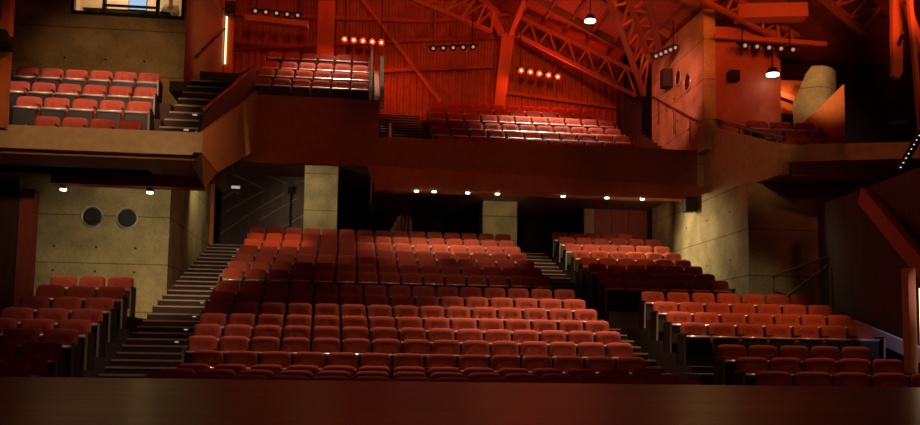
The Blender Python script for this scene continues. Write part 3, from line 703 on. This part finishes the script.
bm = nb(); beam(bm, Vector((10.47,17,7.9))-A, Vector((10.64,17,4.9))-A, .09, .09); obj('mast_tube', bm, 'truss', r)
bm = nb(); beam(bm, Vector((10.5,17.3,7.2))-A, Vector((10.9,18.1,7.2))-A, .06, .06); obj('cross_tie', bm, 'steel', r)
# dotted marker strip
r = thing('marker_strip', 'black slanting strip dotted with small white lamps at right edge', 'light strip', (10.2,16.7,4.5)); A = Vector((10.2,16.7,4.5))
bm = nb(); beam(bm, Vector((10.46,16.7,4.95))-A, Vector((9.96,16.7,4.12))-A, .16, .1); obj('strip_body', bm, 'black', r)
for i in range(9):
    p = pt((10.40,16.64,4.92), (9.93,16.64,4.16), i/8)-A
    bm = nb(); cyl(bm, p, p+Vector((0,-.03,0)), .012, 8); obj('marker_lamp', bm, 'dot', r)
# bluish lit edge beside the right block and the light slit at far left
bm = nb(); prism(bm, [(9.97,18.6,.92),(9.97,18.6,1.18),(9.70,14.4,.18),(9.70,14.4,-.12)], (.1,0,0)); tag(obj('ramp_kerb', bm, 'shirt'), 'pale sloping kerb beside the right block catching bluish light', 'kerb')
spot((8.9,13.2,2.6), (9.7,16.2,.6), 130, (.60,.62,1), 34, .8, .05)  # unseen bluish spot added to light the kerb
bm = nb(); prism(bm, [(-7.2,15.9,.9),(-7.12,15.9,.95),(-7.1,15.9,1.3),(-7.13,15.9,1.35)], (0,.02,0)); tag(obj('light_slit', bm, 'bluewhite'), 'narrow bluish white slit of light at far left of the stalls', 'light')
# white tag light on boarded wall, dark lamp on stand
r = thing('wall_light', 'small white light on the dark boarded wall', 'lamp', (-5.02,31.1,5.78)); bm = nb(); box(bm, -.14, .14, -.05, .0, 0, .09); obj('diffuser', bm, 'step', r); bm = nb(); box(bm, -.17, .17, 0, .1, -.03, .12); obj('housing', bm, 'black', r)
r = thing('lamp_stand', 'dark lamp on a thin stand before the boarded wall', 'stage light', (-3.1,30.3,2.9)); bm = nb(); cyl(bm, (0,0,0), (0,0,2.95), .025, 8); obj('pole', bm, 'black', r); bm = nb(); cyl(bm, (0,.1,2.97), (0,-.2,2.92), .12, 14); obj('lamp_head', bm, 'black', r)
bm = nb(); beam(bm, (0,0,0), (.5,-.1,.06), .1, .06); tag(obj('wall_shelf', bm, 'chrome', loc=(15.0,25.0,7.4)), 'small pale bracket catching light on the dark side tower', 'bracket')

# ------------------------------------------------------------------ control booth behind the left box
bm = nb(); box(bm, -8.6, -5.5, 25.2, 25.3, 8.6, 10.6); box(bm, -8.7, -8.6, 23.5, 25.3, 8.6, 10.6); box(bm, -8.6, -5.5, 23.5, 25.3, 8.5, 8.6); box(bm, -8.6, -5.5, 23.5, 25.3, 10.55, 10.65); struct('wall_booth', bm, 'boothwall')
point((-7.2,24.3,10.1), 45, (1,.88,.72), .15)
r = thing('control_desk', 'dark control desk behind the booth window', 'desk', (-6.9,24.1,8.603))
bm = nb(); box(bm, -1.2, 1.0, -.35, .0, .49, .54, .01); obj('desk_top', bm, 'black', r)
for x in (-1.1, .3):
    bm = nb(); box(bm, x-.03, x+.03, -.3, -.05, 0, .48); obj('desk_leg', bm, 'black', r)
r = thing('monitor', 'monitor with pale blue screen on the booth desk', 'monitor', (-6.76,23.95,9.144))
bm = nb(); box(bm, -.14, .14, -.08, .08, 0, .02); obj('stand', bm, 'black', r)
bm = nb(); box(bm, -.24, .24, -.02, .02, .06, .48, .01); box(bm, -.03, .03, -.01, .03, .0, .1); obj('bezel', bm, 'black', r)
bm = nb(); box(bm, -.22, .22, -.03, -.021, .08, .46); obj('screen', bm, 'screen', r)
# person in the booth: one continuous skinned body
def skinned(name, verts, edges, radii, m, parent=None, loc=(0,0,0)):
    me = bpy.data.meshes.new(name); me.from_pydata(verts, edges, []); o = link(name, me, parent, loc)
    me.materials.append(M[m])
    sk = o.modifiers.new('skin', 'SKIN'); sk.use_smooth_shade = True
    for i, rr in enumerate(radii):
        me.skin_vertices[0].data[i].radius = rr if isinstance(rr, tuple) else (rr, rr)
    me.skin_vertices[0].data[0].use_root = True
    ss = o.modifiers.new('subsurf', 'SUBSURF'); ss.levels = 2; ss.render_levels = 2
    return o
pr = thing('person', 'person in a white shirt seated behind the booth window', 'person', (-6.0,24.35,8.603))
V = [(0,0,.42),(0,0,.62),(0,-.02,.82),(0,-.03,.93),(0,-.04,1.00),(0,-.07,1.10),(0,-.07,1.22),
     (-.17,-.03,.88),(-.22,-.08,.66),(-.16,-.30,.60),(-.13,-.38,.59),(.17,-.03,.88),(.22,-.08,.66),(.16,-.30,.60),(.13,-.38,.59),
     (-.09,-.1,.40),(-.1,-.42,.40),(-.1,-.42,.06),(-.1,-.52,.04),(.09,-.1,.40),(.1,-.42,.40),(.1,-.42,.06),(.1,-.52,.04)]
E = [(0,1),(1,2),(2,3),(3,4),(4,5),(5,6),(2,7),(7,8),(8,9),(9,10),(2,11),(11,12),(12,13),(13,14),(0,15),(15,16),(16,17),(17,18),(0,19),(19,20),(20,21),(21,22)]
RD = [(.15,.11),(.14,.10),(.15,.10),.06,.052,(.075,.09),(.07,.085),.055,.045,.033,.028,.055,.045,.033,.028,.085,.07,.05,.04,.085,.07,.05,.04]
body = skinned('body', V, E, RD, 'skin', pr)
skinned('shirt', [(0,0,.44),(0,0,.62),(0,-.02,.82),(0,-.025,.91),(-.17,-.03,.88),(-.21,-.07,.72),(.17,-.03,.88),(.21,-.07,.72)], [(0,1),(1,2),(2,3),(2,4),(4,5),(2,6),(6,7)], [(.165,.125),(.155,.115),(.165,.115),.075,.068,.06,.068,.06], 'shirt', pr)
bm = nb(); bmesh.ops.create_uvsphere(bm, u_segments=16, v_segments=10, radius=1); bmesh.ops.transform(bm, matrix=Matrix.Translation((0,-.045,1.22)) @ Matrix.Diagonal((.092,.105,.095,1)), verts=bm.verts); obj('hair', bm, 'hair', pr, smooth=True)
for s in (-1, 1):
    bm = nb(); bmesh.ops.create_uvsphere(bm, u_segments=10, v_segments=8, radius=.012); bmesh.ops.translate(bm, vec=(s*.032,-.152,1.14), verts=bm.verts); obj('eye', bm, 'shirt', pr, smooth=True)
bm = nb(); prism(bm, [(-.014,-.15,1.09),(.014,-.15,1.09),(0,-.15,1.14)], (0,-.028,-.004)); obj('nose', bm, 'skin', pr)
bm = nb(); box(bm, -.02, .02, -.158, -.145, 1.060, 1.066); obj('mouth', bm, 'panelred', pr)
r = thing('stool', 'plain stool under the person in the booth', 'stool', (-6.0,24.35,8.603)); bm = nb(); cyl(bm, (0,0,.28), (0,0,.32), .16, 18); obj('stool_top', bm, 'black', r); bm = nb(); cyl(bm, (0,0,0), (0,0,.28), .03, 10); obj('stool_post', bm, 'black', r)
